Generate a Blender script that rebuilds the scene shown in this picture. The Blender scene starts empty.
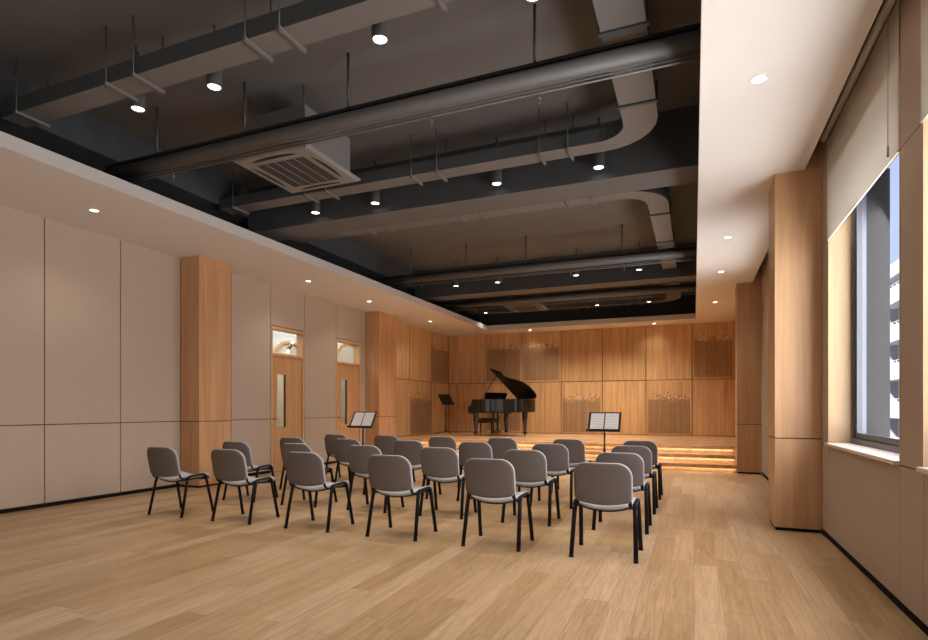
import bpy, bmesh, math, random
from mathutils import Vector, Matrix
random.seed(7)
sc = bpy.context.scene
COL = sc.collection
PI = math.pi

# ------------------------------------------------------------------ materials
def newmat(name):
    m = bpy.data.materials.new(name); m.use_nodes = True
    nt = m.node_tree
    b = nt.nodes['Principled BSDF']
    return m, nt, b

def N(nt, t, **kw):
    n = nt.nodes.new(t)
    for k, v in kw.items():
        setattr(n, k, v)
    return n

def L(nt, a, b): nt.links.new(a, b)

def math_node(nt, op, a, b=None, c=None):
    n = N(nt, 'ShaderNodeMath', operation=op)
    for i, v in enumerate((a, b, c)):
        if v is None: continue
        if isinstance(v, (int, float)): n.inputs[i].default_value = v
        else: L(nt, v, n.inputs[i])
    return n.outputs[0]

def mixc(nt, fac, a, b, mode='MIX'):
    n = N(nt, 'ShaderNodeMix', data_type='RGBA', blend_type=mode)
    for sock, v in ((0, fac), (6, a), (7, b)):
        if isinstance(v, (int, float)): n.inputs[sock].default_value = v
        elif isinstance(v, tuple): n.inputs[sock].default_value = (*v, 1)
        else: L(nt, v, n.inputs[sock])
    return n.outputs[2]

def plain(name, col, rough=.5, metal=0, noise=.06, nscale=12, bump=0, spec=.5, coat=0):
    m, nt, b = newmat(name)
    tc = N(nt, 'ShaderNodeTexCoord')
    nz = N(nt, 'ShaderNodeTexNoise'); nz.inputs['Scale'].default_value = nscale
    nz.inputs['Detail'].default_value = 4
    L(nt, tc.outputs['Object'], nz.inputs['Vector'])
    a = tuple(max(0, c*(1-noise)) for c in col); d = tuple(min(1, c*(1+noise)) for c in col)
    L(nt, mixc(nt, nz.outputs['Fac'], a, d), b.inputs['Base Color'])
    b.inputs['Roughness'].default_value = rough
    b.inputs['Metallic'].default_value = metal
    b.inputs['Specular IOR Level'].default_value = spec
    b.inputs['Coat Weight'].default_value = coat
    b.inputs['Coat Roughness'].default_value = .05
    if bump:
        bp = N(nt, 'ShaderNodeBump'); bp.inputs['Strength'].default_value = bump
        bp.inputs['Distance'].default_value = .002
        L(nt, nz.outputs['Fac'], bp.inputs['Height']); L(nt, bp.outputs[0], b.inputs['Normal'])
    return m

def emis(name, col, s):
    m, nt, b = newmat(name)
    b.inputs['Base Color'].default_value = (*col, 1)
    b.inputs['Emission Color'].default_value = (*col, 1)
    b.inputs['Emission Strength'].default_value = s
    return m

def wood_color(nt, c1, c2, axis='Z', scale=1.0, rand=.10):
    """grain stretched along one axis, offset for each object"""
    tc = N(nt, 'ShaderNodeTexCoord'); oi = N(nt, 'ShaderNodeObjectInfo')
    off = N(nt, 'ShaderNodeVectorMath', operation='MULTIPLY_ADD')
    L(nt, oi.outputs['Random'], off.inputs[0]); off.inputs[1].default_value = (37, 53, 29)
    L(nt, tc.outputs['Object'], off.inputs[2])
    mp = N(nt, 'ShaderNodeMapping')
    s = {'X': (.35, 9, 9), 'Y': (9, .35, 9), 'Z': (9, 9, .35)}[axis]
    mp.inputs['Scale'].default_value = tuple(v*scale for v in s)
    L(nt, off.outputs[0], mp.inputs['Vector'])
    n1 = N(nt, 'ShaderNodeTexNoise'); n1.inputs['Scale'].default_value = 1.3
    n1.inputs['Detail'].default_value = 6; n1.inputs['Distortion'].default_value = .6
    L(nt, mp.outputs[0], n1.inputs['Vector'])
    n2 = N(nt, 'ShaderNodeTexNoise'); n2.inputs['Scale'].default_value = 7
    n2.inputs['Detail'].default_value = 3
    L(nt, mp.outputs[0], n2.inputs['Vector'])
    f = math_node(nt, 'ADD', math_node(nt, 'MULTIPLY', n1.outputs['Fac'], .7), math_node(nt, 'MULTIPLY', n2.outputs['Fac'], .3))
    cr = N(nt, 'ShaderNodeValToRGB'); L(nt, f, cr.inputs[0])
    cr.color_ramp.elements[0].position = .33; cr.color_ramp.elements[0].color = (*c1, 1)
    cr.color_ramp.elements[1].position = .68; cr.color_ramp.elements[1].color = (*c2, 1)
    v = math_node(nt, 'MULTIPLY_ADD', oi.outputs['Random'], rand, 1-rand/2)
    hs = N(nt, 'ShaderNodeHueSaturation'); L(nt, v, hs.inputs['Value']); L(nt, cr.outputs[0], hs.inputs['Color'])
    return hs.outputs[0], tc

def wood(name, c1, c2, axis='Z', scale=1.0, rough=.42, rand=.10):
    m, nt, b = newmat(name)
    c, _ = wood_color(nt, c1, c2, axis, scale, rand)
    L(nt, c, b.inputs['Base Color']); b.inputs['Roughness'].default_value = rough
    return m

def planks(name, base, w=.175, ln=1.35, along='Y', rough=.3, contrast=1.0):
    m, nt, b = newmat(name)
    tc = N(nt, 'ShaderNodeTexCoord'); sp = N(nt, 'ShaderNodeSeparateXYZ')
    L(nt, tc.outputs['Object'], sp.inputs[0])
    a, l = (sp.outputs[0], sp.outputs[1]) if along == 'Y' else (sp.outputs[1], sp.outputs[0])
    ra = math_node(nt, 'DIVIDE', a, w); row = math_node(nt, 'FLOOR', ra)
    wn = N(nt, 'ShaderNodeTexWhiteNoise', noise_dimensions='1D'); L(nt, row, wn.inputs['W'])
    cl = math_node(nt, 'ADD', math_node(nt, 'DIVIDE', l, ln), math_node(nt, 'MULTIPLY', wn.outputs[0], 7.3))
    colu = math_node(nt, 'FLOOR', cl)
    cb = N(nt, 'ShaderNodeCombineXYZ'); L(nt, row, cb.inputs[0]); L(nt, colu, cb.inputs[1])
    wn2 = N(nt, 'ShaderNodeTexWhiteNoise', noise_dimensions='3D'); L(nt, cb.outputs[0], wn2.inputs['Vector'])
    # grain
    off = N(nt, 'ShaderNodeVectorMath', operation='MULTIPLY_ADD')
    L(nt, wn2.outputs['Color'], off.inputs[0]); off.inputs[1].default_value = (31, 17, 5); L(nt, tc.outputs['Object'], off.inputs[2])
    mp = N(nt, 'ShaderNodeMapping'); mp.inputs['Scale'].default_value = (22, 1.1, 1) if along == 'Y' else (1.1, 22, 1)
    L(nt, off.outputs[0], mp.inputs['Vector'])
    n1 = N(nt, 'ShaderNodeTexNoise'); n1.inputs['Scale'].default_value = 1.5; n1.inputs['Detail'].default_value = 6
    n1.inputs['Distortion'].default_value = 1.4
    L(nt, mp.outputs[0], n1.inputs['Vector'])
    n2 = N(nt, 'ShaderNodeTexNoise'); n2.inputs['Scale'].default_value = 9; n2.inputs['Detail'].default_value = 3
    L(nt, mp.outputs[0], n2.inputs['Vector'])
    g = math_node(nt, 'ADD', math_node(nt, 'MULTIPLY', n1.outputs['Fac'], .65), math_node(nt, 'MULTIPLY', n2.outputs['Fac'], .35))
    cr = N(nt, 'ShaderNodeValToRGB'); L(nt, g, cr.inputs[0])
    cr.color_ramp.elements[0].position = .3; cr.color_ramp.elements[0].color = (*[c*.66 for c in base], 1)
    cr.color_ramp.elements[1].position = .7; cr.color_ramp.elements[1].color = (*[min(1, c*1.26) for c in base], 1)
    hs = N(nt, 'ShaderNodeHueSaturation'); L(nt, cr.outputs[0], hs.inputs['Color'])
    L(nt, math_node(nt, 'MULTIPLY_ADD', wn2.outputs[0], .42*contrast, 1-.21*contrast), hs.inputs['Value'])
    L(nt, math_node(nt, 'MULTIPLY_ADD', wn2.outputs[0], -.15, 1.06), hs.inputs['Saturation'])
    # joints
    fa = math_node(nt, 'FRACT', ra); fl = math_node(nt, 'FRACT', cl)
    j1 = math_node(nt, 'LESS_THAN', math_node(nt, 'MULTIPLY', math_node(nt, 'MINIMUM', fa, math_node(nt, 'SUBTRACT', 1, fa)), w), .0014)
    j2 = math_node(nt, 'LESS_THAN', math_node(nt, 'MULTIPLY', math_node(nt, 'MINIMUM', fl, math_node(nt, 'SUBTRACT', 1, fl)), ln), .0016)
    j = math_node(nt, 'MULTIPLY', math_node(nt, 'MAXIMUM', j1, j2), .75)
    c = mixc(nt, j, hs.outputs[0], tuple(v*.35 for v in base))
    L(nt, c, b.inputs['Base Color'])
    L(nt, math_node(nt, 'MULTIPLY_ADD', n1.outputs['Fac'], .12, rough-.06), b.inputs['Roughness'])
    b.inputs['Specular IOR Level'].default_value = .45
    return m

def perforated(name, c1, c2, axis_h, z0, z1):
    """wood veneer with small square punched holes: dense below, scattering out towards the top"""
    m, nt, b = newmat(name)
    wc, tc = wood_color(nt, c1, c2, 'Z', 1.0, .04)
    sp = N(nt, 'ShaderNodeSeparateXYZ'); L(nt, tc.outputs['Object'], sp.inputs[0])
    h = sp.outputs[0] if axis_h == 'X' else sp.outputs[1]
    z = sp.outputs[2]; cs = .034
    u = math_node(nt, 'DIVIDE', h, cs); v = math_node(nt, 'DIVIDE', z, cs)
    fu = math_node(nt, 'FLOOR', u); fv = math_node(nt, 'FLOOR', v)
    cb = N(nt, 'ShaderNodeCombineXYZ'); L(nt, fu, cb.inputs[0]); L(nt, fv, cb.inputs[1])
    wn = N(nt, 'ShaderNodeTexWhiteNoise', noise_dimensions='3D'); L(nt, cb.outputs[0], wn.inputs['Vector'])
    # probability of a hole against height
    p = N(nt, 'ShaderNodeMapRange'); p.inputs['From Min'].default_value = z1-.13; p.inputs['From Max'].default_value = z1+.13
    p.inputs['To Min'].default_value = 1.0; p.inputs['To Max'].default_value = 0; L(nt, math_node(nt, 'MULTIPLY', fv, cs), p.inputs['Value'])
    prob = math_node(nt, 'POWER', p.outputs[0], 1.6)
    on = math_node(nt, 'LESS_THAN', wn.outputs[0], prob)
    above = math_node(nt, 'GREATER_THAN', z, z0)
    du = math_node(nt, 'ABSOLUTE', math_node(nt, 'SUBTRACT', math_node(nt, 'FRACT', u), .5))
    dv = math_node(nt, 'ABSOLUTE', math_node(nt, 'SUBTRACT', math_node(nt, 'FRACT', v), .5))
    hole = math_node(nt, 'LESS_THAN', math_node(nt, 'MAXIMUM', du, dv), .40)
    hole = math_node(nt, 'MULTIPLY', math_node(nt, 'MULTIPLY', hole, on), above)
    # light raised cells scattered at the dissolving edge
    edge = N(nt, 'ShaderNodeMapRange'); edge.inputs['From Min'].default_value = 0; edge.inputs['From Max'].default_value = .12
    edge.inputs['To Min'].default_value = .45; edge.inputs['To Max'].default_value = 0
    L(nt, math_node(nt, 'ABSOLUTE', math_node(nt, 'SUBTRACT', z, z1-.04)), edge.inputs['Value'])
    sp2 = N(nt, 'ShaderNodeSeparateColor'); L(nt, wn.outputs['Color'], sp2.inputs[0])
    lite = math_node(nt, 'LESS_THAN', sp2.outputs[1], edge.outputs[0])
    c = mixc(nt, math_node(nt, 'MULTIPLY', lite, .62), wc, (.80, .60, .36))
    c = mixc(nt, math_node(nt, 'MULTIPLY', hole, .9), c, (.13, .075, .045))
    L(nt, c, b.inputs['Base Color']); b.inputs['Roughness'].default_value = .5
    return m

def fabric_wall(name, col):
    m, nt, b = newmat(name)
    tc = N(nt, 'ShaderNodeTexCoord')
    mp = N(nt, 'ShaderNodeMapping'); mp.inputs['Scale'].default_value = (60, 60, 6); L(nt, tc.outputs['Object'], mp.inputs['Vector'])
    nz = N(nt, 'ShaderNodeTexNoise'); nz.inputs['Scale'].default_value = 2; nz.inputs['Detail'].default_value = 4; L(nt, mp.outputs[0], nz.inputs['Vector'])
    mp2 = N(nt, 'ShaderNodeMapping'); mp2.inputs['Scale'].default_value = (5, 5, 70); L(nt, tc.outputs['Object'], mp2.inputs['Vector'])
    n2 = N(nt, 'ShaderNodeTexNoise'); n2.inputs['Scale'].default_value = 2; n2.inputs['Detail'].default_value = 4; L(nt, mp2.outputs[0], n2.inputs['Vector'])
    f = math_node(nt, 'MULTIPLY', math_node(nt, 'ADD', nz.outputs['Fac'], n2.outputs['Fac']), .5)
    L(nt, mixc(nt, f, tuple(c*.88 for c in col), tuple(c*1.12 for c in col)), b.inputs['Base Color'])
    b.inputs['Roughness'].default_value = .8; b.inputs['Specular IOR Level'].default_value = .2
    return m

def glass(name, tint=(1, 1, 1), refl=.25):
    m, nt, b = newmat(name)
    nt.nodes.remove(b)
    out = [n for n in nt.nodes if n.type == 'OUTPUT_MATERIAL'][0]
    tr = N(nt, 'ShaderNodeBsdfTransparent'); tr.inputs[0].default_value = (*tint, 1)
    gl = N(nt, 'ShaderNodeBsdfGlossy'); gl.inputs['Roughness'].default_value = .02
    fr = N(nt, 'ShaderNodeLayerWeight'); fr.inputs[0].default_value = .3
    mx = N(nt, 'ShaderNodeMixShader')
    L(nt, math_node(nt, 'MULTIPLY', fr.outputs['Fresnel'], refl), mx.inputs[0])
    L(nt, tr.outputs[0], mx.inputs[1]); L(nt, gl.outputs[0], mx.inputs[2]); L(nt, mx.outputs[0], out.inputs[0])
    return m

M = {}
W1, W2 = (.46, .25, .11), (.72, .465, .225)
M['wood'] = wood('veneer', W1, W2, 'Z', 1.0, .42, .14)
M['wood_pillar'] = wood('pillar_veneer', (.45, .225, .10), (.60, .345, .17), 'Z', 1.0, .42, .05)
M['wood_pillar_r'] = wood('pillar_veneer_right', (.44, .25, .125), (.60, .37, .20), 'Z', 1.0, .45, .05)
M['wood_door'] = wood('door_veneer', (.45, .235, .105), (.58, .33, .16), 'Z', 1.0, .42, .05)
M['wood_frame'] = wood('frame_veneer', (.50, .28, .13), (.66, .41, .21), 'Z', 1.4, .42, .05)
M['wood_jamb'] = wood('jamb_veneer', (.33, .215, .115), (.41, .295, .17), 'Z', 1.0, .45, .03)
M['floor'] = planks('oak_planks', (.465, .300, .160), .170, 1.30, 'Y', .34, .75)
M['stage'] = planks('stage_planks', (.60, .35, .17), .12, 1.6, 'X', .24, .6)
M['perf_up'] = perforated('perforated_veneer_upper', W1, W2, 'X', 2.12, 3.22)
M['perf_low'] = perforated('perforated_veneer_lower', W1, W2, 'X', .52, 1.58)
M['perf_up_y'] = perforated('perforated_veneer_upper_side', W1, W2, 'Y', 2.12, 3.22)
M['perf_low_y'] = perforated('perforated_veneer_lower_side', W1, W2, 'Y', .52, 1.58)
M['fabric_wall'] = fabric_wall('beige_wall_fabric', (.46, .365, .285))
M['fabric_wall_r'] = fabric_wall('taupe_wall_fabric', (.43, .34, .27))
M['gap'] = plain('joint_dark', (.075, .045, .028), .8)
M['skirting'] = plain('skirting_black', (.010, .009, .009), .8, spec=.1)
M['white'] = plain('ceiling_white', (.72, .69, .665), .85, noise=.01)
M['lip'] = plain('lip_grey', (.52, .49, .475), .8, noise=.01)
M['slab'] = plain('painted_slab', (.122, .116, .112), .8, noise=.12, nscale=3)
M['slabdark'] = plain('painted_slab_side', (.052, .056, .062), .8, noise=.10, nscale=3)  # darker copy of the slab paint, shade put into the colour
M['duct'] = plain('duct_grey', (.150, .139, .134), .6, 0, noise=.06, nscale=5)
M['ductside'] = plain('duct_grey_dark', (.07, .08, .085), .6, .1)  # darker duct copy for upright faces, shade painted into the colour
M['pipe'] = plain('pipe_grey', (.145, .142, .14), .5, 0, noise=.06)
M['rod'] = plain('rod_grey', (.10, .10, .10), .5, .4)
M['blackmetal'] = plain('black_metal', (.012, .012, .013), .35, .3)
M['cassette'] = plain('cassette_plastic', (.20, .185, .178), .5)
M['grille'] = plain('grille_dark', (.035, .032, .030), .6)
M['slotblack'] = plain('slot_black', (.008, .008, .008), .7)
M['spotbody'] = plain('spot_housing', (.12, .118, .118), .45, .3)
M['spotslot'] = emis('spot_vent_glow', (1, .97, .92), 1.0)
M['lamp'] = emis('lamp_lens', (1, .98, .94), 7)
M['downlens'] = emis('downlight_lens', (1, .95, .87), 6)
M['led'] = emis('led_strip', (1, .84, .6), 2.5)
M['seat'] = plain('seat_fabric', (.38, .39, .42), .85, noise=.1, nscale=240, bump=.2)
M['backshell'] = fabric_wall('chair_back_fabric', (.145, .124, .116))  # same chair fabric as the seat, darkened as if in shade
M['backedge'] = plain('back_edge_fabric', (.40, .39, .40), .8)  # light rim colour painted as a highlight from above
M['chairblack'] = plain('chair_frame_black', (.006, .006, .007), .5, 0, spec=.18)
M['piano'] = plain('piano_lacquer', (.008, .008, .009), .12, coat=.8)
M['pianoin'] = plain('piano_inside', (.012, .011, .010), .35)
M['gold'] = plain('piano_plate', (.42, .27, .09), .35, .8)
M['ivory'] = plain('keys_white', (.75, .72, .66), .3)
M['leather'] = plain('bench_leather', (.02, .013, .011), .4)
M['paper'] = None
M['winframe'] = plain('window_frame_grey', (.085, .09, .105), .4, .4)
M['winframe_lt'] = plain('window_frame_edge', (.10, .115, .16), .35, .3)  # bluish tint painted for sky reflected in the glass
M['outer_reveal'] = plain('outer_reveal_grey', (.008, .008, .0085), .7)
M['sill'] = plain('sill_stone', (.62, .56, .52), .3)
M['blind'] = plain('blind_fabric', (.68, .64, .57), .9, noise=.04, nscale=60)
def translucent(m, f, col):
    nt = m.node_tree; b = nt.nodes['Principled BSDF']; out = [n for n in nt.nodes if n.type == 'OUTPUT_MATERIAL'][0]
    t_ = N(nt, 'ShaderNodeBsdfTranslucent'); t_.inputs[0].default_value = (*col, 1); mx = N(nt, 'ShaderNodeMixShader'); mx.inputs[0].default_value = f
    L(nt, b.outputs[0], mx.inputs[1]); L(nt, t_.outputs[0], mx.inputs[2]); L(nt, mx.outputs[0], out.inputs[0])
translucent(M['blind'], .34, (.66, .64, .60))
M['slotwood'] = plain('slot_brown', (.36, .28, .20), .8)
M['glass'] = glass('window_glass', (.97, .98, 1), .012)
M['glass_door'] = glass('door_glass', (.96, .98, .97), .3)
M['corr_wall'] = plain('corridor_white', (.72, .75, .74), .8, noise=.02)
M['corr_beige'] = plain('corridor_beige', (.62, .55, .44), .8, noise=.03)
M['steel'] = plain('brushed_steel', (.30, .29, .28), .35, .9)
M['facade'] = plain('facade_grey', (.42, .42, .43), .8)
M['balcony'] = plain('balcony_white', (.85, .84, .82), .8, noise=.02)
M['facadewin'] = plain('facade_window', (.06, .065, .075), .2)
M['ground'] = plain('outside_ground', (.22, .23, .20), .9, noise=.2, nscale=.4)

def sheet_music():
    m, nt, b = newmat('sheet_music')
    tc = N(nt, 'ShaderNodeTexCoord'); sp = N(nt, 'ShaderNodeSeparateXYZ'); L(nt, tc.outputs['Object'], sp.inputs[0])
    # staff systems: five thin lines in each system, note specks between them
    v = math_node(nt, 'DIVIDE', sp.outputs[2], .043)
    fv = math_node(nt, 'FRACT', v)
    inst = math_node(nt, 'LESS_THAN', fv, .62)
    l5 = math_node(nt, 'FRACT', math_node(nt, 'MULTIPLY', fv, 8))
    line = math_node(nt, 'MULTIPLY', math_node(nt, 'LESS_THAN', l5, .3), inst)
    vo = N(nt, 'ShaderNodeTexVoronoi'); vo.inputs['Scale'].default_value = 75; L(nt, tc.outputs['Object'], vo.inputs['Vector'])
    note = math_node(nt, 'MULTIPLY', math_node(nt, 'LESS_THAN', vo.outputs['Distance'], .30), inst)
    f = math_node(nt, 'MULTIPLY', math_node(nt, 'MAXIMUM', math_node(nt, 'MULTIPLY', line, .4), math_node(nt, 'MULTIPLY', note, .75)), .75)
    L(nt, mixc(nt, f, (.86, .85, .84), (.08, .08, .08)), b.inputs['Base Color'])
    b.inputs['Roughness'].default_value = .8
    return m
M['paper'] = sheet_music()

# ------------------------------------------------------------------ mesh helpers
def BM(): return bmesh.new()

def box(bm, x0, x1, y0, y1, z0, z1):
    vs = [bm.verts.new((x, y, z)) for z in (z0, z1) for y in (y0, y1) for x in (x0, x1)]
    for f in ((0, 2, 3, 1), (4, 5, 7, 6), (0, 1, 5, 4), (2, 6, 7, 3), (0, 4, 6, 2), (1, 3, 7, 5)):
        bm.faces.new([vs[i] for i in f])
    return bm

def cyl(bm, p, q, r, r2=None, n=20):
    p, q = Vector(p), Vector(q); r2 = r if r2 is None else r2
    d = (q-p).normalized(); a = d.orthogonal().normalized(); b = d.cross(a)
    r1s = [bm.verts.new(p+(a*math.cos(t)+b*math.sin(t))*r) for t in [2*PI*i/n for i in range(n)]]
    r2s = [bm.verts.new(q+(a*math.cos(t)+b*math.sin(t))*r2) for t in [2*PI*i/n for i in range(n)]]
    for i in range(n):
        f = bm.faces.new((r1s[i], r1s[(i+1) % n], r2s[(i+1) % n], r2s[i])); f.smooth = True
    bm.faces.new(list(reversed(r1s))); bm.faces.new(r2s)
    return bm

def tube(bm, pts, ra, rb, side=Vector((1, 0, 0)), n=12):
    """sweep an oval section; ra along 'side', rb across"""
    pts = [Vector(p) for p in pts]; rings = []
    for i, p in enumerate(pts):
        d = (pts[min(i+1, len(pts)-1)]-pts[max(i-1, 0)]).normalized()
        s = (side-d*side.dot(d)).normalized(); u = d.cross(s)
        rings.append([bm.verts.new(p+s*ra*math.cos(2*PI*k/n)+u*rb*math.sin(2*PI*k/n)) for k in range(n)])
    for a, b in zip(rings, rings[1:]):
        for k in range(n):
            f = bm.faces.new((a[k], a[(k+1) % n], b[(k+1) % n], b[k])); f.smooth = True
    bm.faces.new(list(reversed(rings[0]))); bm.faces.new(rings[-1])
    return bm

def lathe(bm, prof, c=(0, 0, 0), n=28):
    c = Vector(c); rings = []
    for r, z in prof:
        rings.append([bm.verts.new(c+Vector((r*math.cos(2*PI*k/n), r*math.sin(2*PI*k/n), z))) for k in range(n)])
    for a, b in zip(rings, rings[1:]):
        for k in range(n):
            f = bm.faces.new((a[k], a[(k+1) % n], b[(k+1) % n], b[k])); f.smooth = True
    if prof[0][0] > 1e-4: bm.faces.new(list(reversed(rings[0])))
    if prof[-1][0] > 1e-4: bm.faces.new(rings[-1])
    return bm

def prism(bm, poly, z0, z1):
    a = [bm.verts.new((x, y, z0)) for x, y in poly]; b = [bm.verts.new((x, y, z1)) for x, y in poly]
    n = len(poly)
    for i in range(n): bm.faces.new((a[i], a[(i+1) % n], b[(i+1) % n], b[i]))
    bm.faces.new(list(reversed(a))); bm.faces.new(b)
    return bm

def pad(bm, outline, fn, thick):
    """padded panel: outline (u,v), fn(u,v,h)->point; h is the height off the mid surface"""
    prof = [(.25, 1), (.5, 1), (.72, 1), (.88, .97), (.96, .75), (1, .15), (1, -.15), (.96, -.75), (.88, -.97), (.6, -1), (.3, -1)]
    n = len(outline); rings = []
    top = bm.verts.new(fn(0, 0, thick/2))
    for s, h in prof: rings.append([bm.verts.new(fn(u*s, v*s, h*thick/2)) for u, v in outline])
    bot = bm.verts.new(fn(0, 0, -thick/2))
    for k in range(n):
        bm.faces.new((top, rings[0][k], rings[0][(k+1) % n])); bm.faces.new((bot, rings[-1][(k+1) % n], rings[-1][k]))
    for a, b in zip(rings, rings[1:]):
        for k in range(n): bm.faces.new((a[k], b[k], b[(k+1) % n], a[(k+1) % n]))
    for f in bm.faces: f.smooth = True
    bmesh.ops.recalc_face_normals(bm, faces=bm.faces[:])
    return bm

def rrect(w, h, rt, rb, n=8):
    """rounded rectangle centred on 0, corner radius top / bottom"""
    pts = []
    for cx, cy, r, a0 in ((w/2-rt, h/2-rt, rt, 0), (-w/2+rt, h/2-rt, rt, 90), (-w/2+rb, -h/2+rb, rb, 180), (w/2-rb, -h/2+rb, rb, 270)):
        for i in range(n+1):
            a = math.radians(a0+90*i/n); pts.append((cx+r*math.cos(a), cy+r*math.sin(a)))
        # midpoints along the following edge
    out = []
    for i, p in enumerate(pts):
        q = pts[(i+1) % len(pts)]; out.append(p)
        d = math.hypot(q[0]-p[0], q[1]-p[1])
        if d > .06:
            k = int(d/.04)
            out += [(p[0]+(q[0]-p[0])*j/k, p[1]+(q[1]-p[1])*j/k) for j in range(1, k)]
    return out

def link(name, bm, mat, parent=None, bevel=0, world=True, recalc=True):
    """one mesh object; with world=True the vertices are in room coordinates"""
    if recalc: bmesh.ops.recalc_face_normals(bm, faces=bm.faces[:])
    me = bpy.data.meshes.new(name)
    org = Vector((0, 0, 0))
    if world and parent is not None:
        org = wloc(parent)
    if world and parent is None and name.split('_')[0] not in ('floor', 'wall', 'ceiling'):
        xs = [v.co for v in bm.verts]
        org = Vector((sum(v.x for v in xs)/len(xs), sum(v.y for v in xs)/len(xs), min(v.z for v in xs)))
    bm.transform(Matrix.Translation(-org)) if (world and org.length > 0) else None
    bm.to_mesh(me); bm.free()
    me.materials.append(mat)
    o = bpy.data.objects.new(name, me); COL.objects.link(o)
    if parent is not None: o.parent = parent
    elif world: o.location = org
    if bevel:
        md = o.modifiers.new('bevel', 'BEVEL'); md.width = bevel; md.segments = 2; md.limit_method = 'ANGLE'; md.angle_limit = .7
    return o

def wloc(o):
    v = Vector(o.location)
    while o.parent is not None:
        o = o.parent; v += Vector(o.location)
    return v

def tag(o, label=None, cat=None, group=None, kind=None):
    if label: o['label'] = label
    if cat: o['category'] = cat
    if group: o['group'] = group
    if kind: o['kind'] = kind
    return o

def thing(name, label, cat, loc=(0, 0, 0), rz=0, group=None):
    o = bpy.data.objects.new(name, None); COL.objects.link(o); o.empty_display_size = .1
    o.location = loc; o.rotation_euler = (0, 0, rz)
    return tag(o, label, cat, group)

def setting(name, label, cat):
    o = bpy.data.objects.new(name, None); COL.objects.link(o); o.empty_display_size = .1
    return tag(o, label, cat, None, 'structure')

def struct(name, bm, mat, label, cat):
    return tag(link(name, bm, mat, None), label, cat, None, 'structure')

def copy_tree(o, parent=None):
    c = o.copy(); COL.objects.link(c); c.parent = parent
    for ch in [k for k in bpy.data.objects if k.parent == o]:
        copy_tree(ch, c)
    return c

ORD = ['first', 'second', 'third', 'fourth', 'fifth', 'sixth']

# ------------------------------------------------------------------ room numbers (metres)
XL, XR, YB, YF, CZ, SLAB = -7.6, 1.185, 17.2, -3.6, 3.66, 4.68
ST = .474            # stage height

# floor
fl = struct('floor', box(BM(), XL-.2, XR+.3, YF, YB+.2, -.15, 0), M['floor'], 'light oak plank floor of the recital hall', 'floor')

# back wall + panels
wb = struct('wall_back', box(BM(), XL-.2, XR+.5, YB+.035, YB+.25, 0, SLAB), M['gap'], 'wood panelled wall behind the stage', 'wall')
cols = [-7.60, -6.30, -5.05, -3.80, -2.55, -1.30, -.05, 1.185]
G = .011
for i in range(7):
    a, b = cols[i]+G, cols[i+1]-G
    for row, (z0, z1) in enumerate(((ST+.012, 2.065), (2.085, CZ))):
        perf = (row == 1 and i in (1, 2, 6)) or (row == 0 and i in (1, 3, 5))
        bm = box(BM(), a, b, YB, YB+.034, z0, z1)
        if perf:
            p = link('perforated_panel', bm, M['wood'], wb)
            e = .045
            link('perforated_field', box(BM(), a+e, (b-e if i < 6 else .99), YB-.004, YB+.002, z0+e, z1-.01 if row else z1-e), M['perf_up'] if row else M['perf_low'], p)
            p['label'] = 'perforated acoustic panel with a dissolving top edge of punched holes'
        else:
            link('wood_panel', bm, M['wood'], wb)

# left wall, openings for two doors
D1, D2 = (8.68, 9.68), (10.83, 11.85)
DZ, TZ = 2.29, 2.865
bm = BM()
for y0, y1 in ((YF, D1[0]), (D1[1], D2[0]), (D2[1], YB+.2)): box(bm, XL-.2, XL-.032, y0, y1, 0, SLAB)
for d in (D1, D2): box(bm, XL-.2, XL-.032, d[0], d[1], TZ, SLAB)
wl = struct('wall_left', bm, M['gap'], 'beige fabric panelled wall with two doors', 'wall')
seg = [(-3.6, -2.55), (-2.55, -1.53), (-1.53, -.51), (-.51, .51), (.51, 1.53), (1.53, 2.55), (2.55, 3.56), (3.56, 4.567), (4.567, 5.585), (5.585, 6.60), (7.25, 7.665), (7.665, 8.67), (9.69, 10.82), (11.86, 12.07)]
for a, b in seg:
    for z0, z1 in ((.055, 1.040), (1.052, CZ)):
        link('fabric_panel', box(BM(), XL-.03, XL, a+G*.6, b-G*.6, z0, z1), M['fabric_wall'], wl)
for a, b in (D1, D2):
    link('fabric_panel', box(BM(), XL-.03, XL, a-.003, b+.003, TZ+.015, CZ), M['fabric_wall'], wl)
ly = [12.9, 14.423, 15.886, YB]
for i in range(3):
    for row, (z0, z1) in enumerate(((ST+.012, 2.065), (2.085, CZ))):
        perf = (row == 1 and i == 2) or (row == 0 and i == 1)
        bm = box(BM(), XL-.03, XL+(.03 if (i == 0 and row == 0) else 0), ly[i]+G, ly[i+1]-G, z0, z1)
        if perf:
            p = link('perforated_panel', bm, M['perf_up_y'] if row else M['perf_low_y'], wl)
            p['label'] = 'perforated acoustic panel with a dissolving top edge of punched holes'
        else:
            p = link('wood_panel', bm, M['wood'], wl); p['label'] = 'wood veneer panel beside the stage'
bm = BM()
for y0, y1 in ((YF, 6.6), (7.25, D1[0]), (D1[1], D2[0]), (D2[1], 12.07)): box(bm, XL-.032, XL-.004, y0, y1, 0, .042)
tag(link('baseboard_left', bm, M['skirting'], None), 'thin black recessed skirting along the left wall', 'baseboard', None, 'structure')

# rear wall behind the viewer
struct('wall_rear', box(BM(), XL-.2, XR+.5, YF-.2, YF, 0, SLAB), M['fabric_wall'], 'beige wall at the near end of the hall', 'wall')

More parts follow.
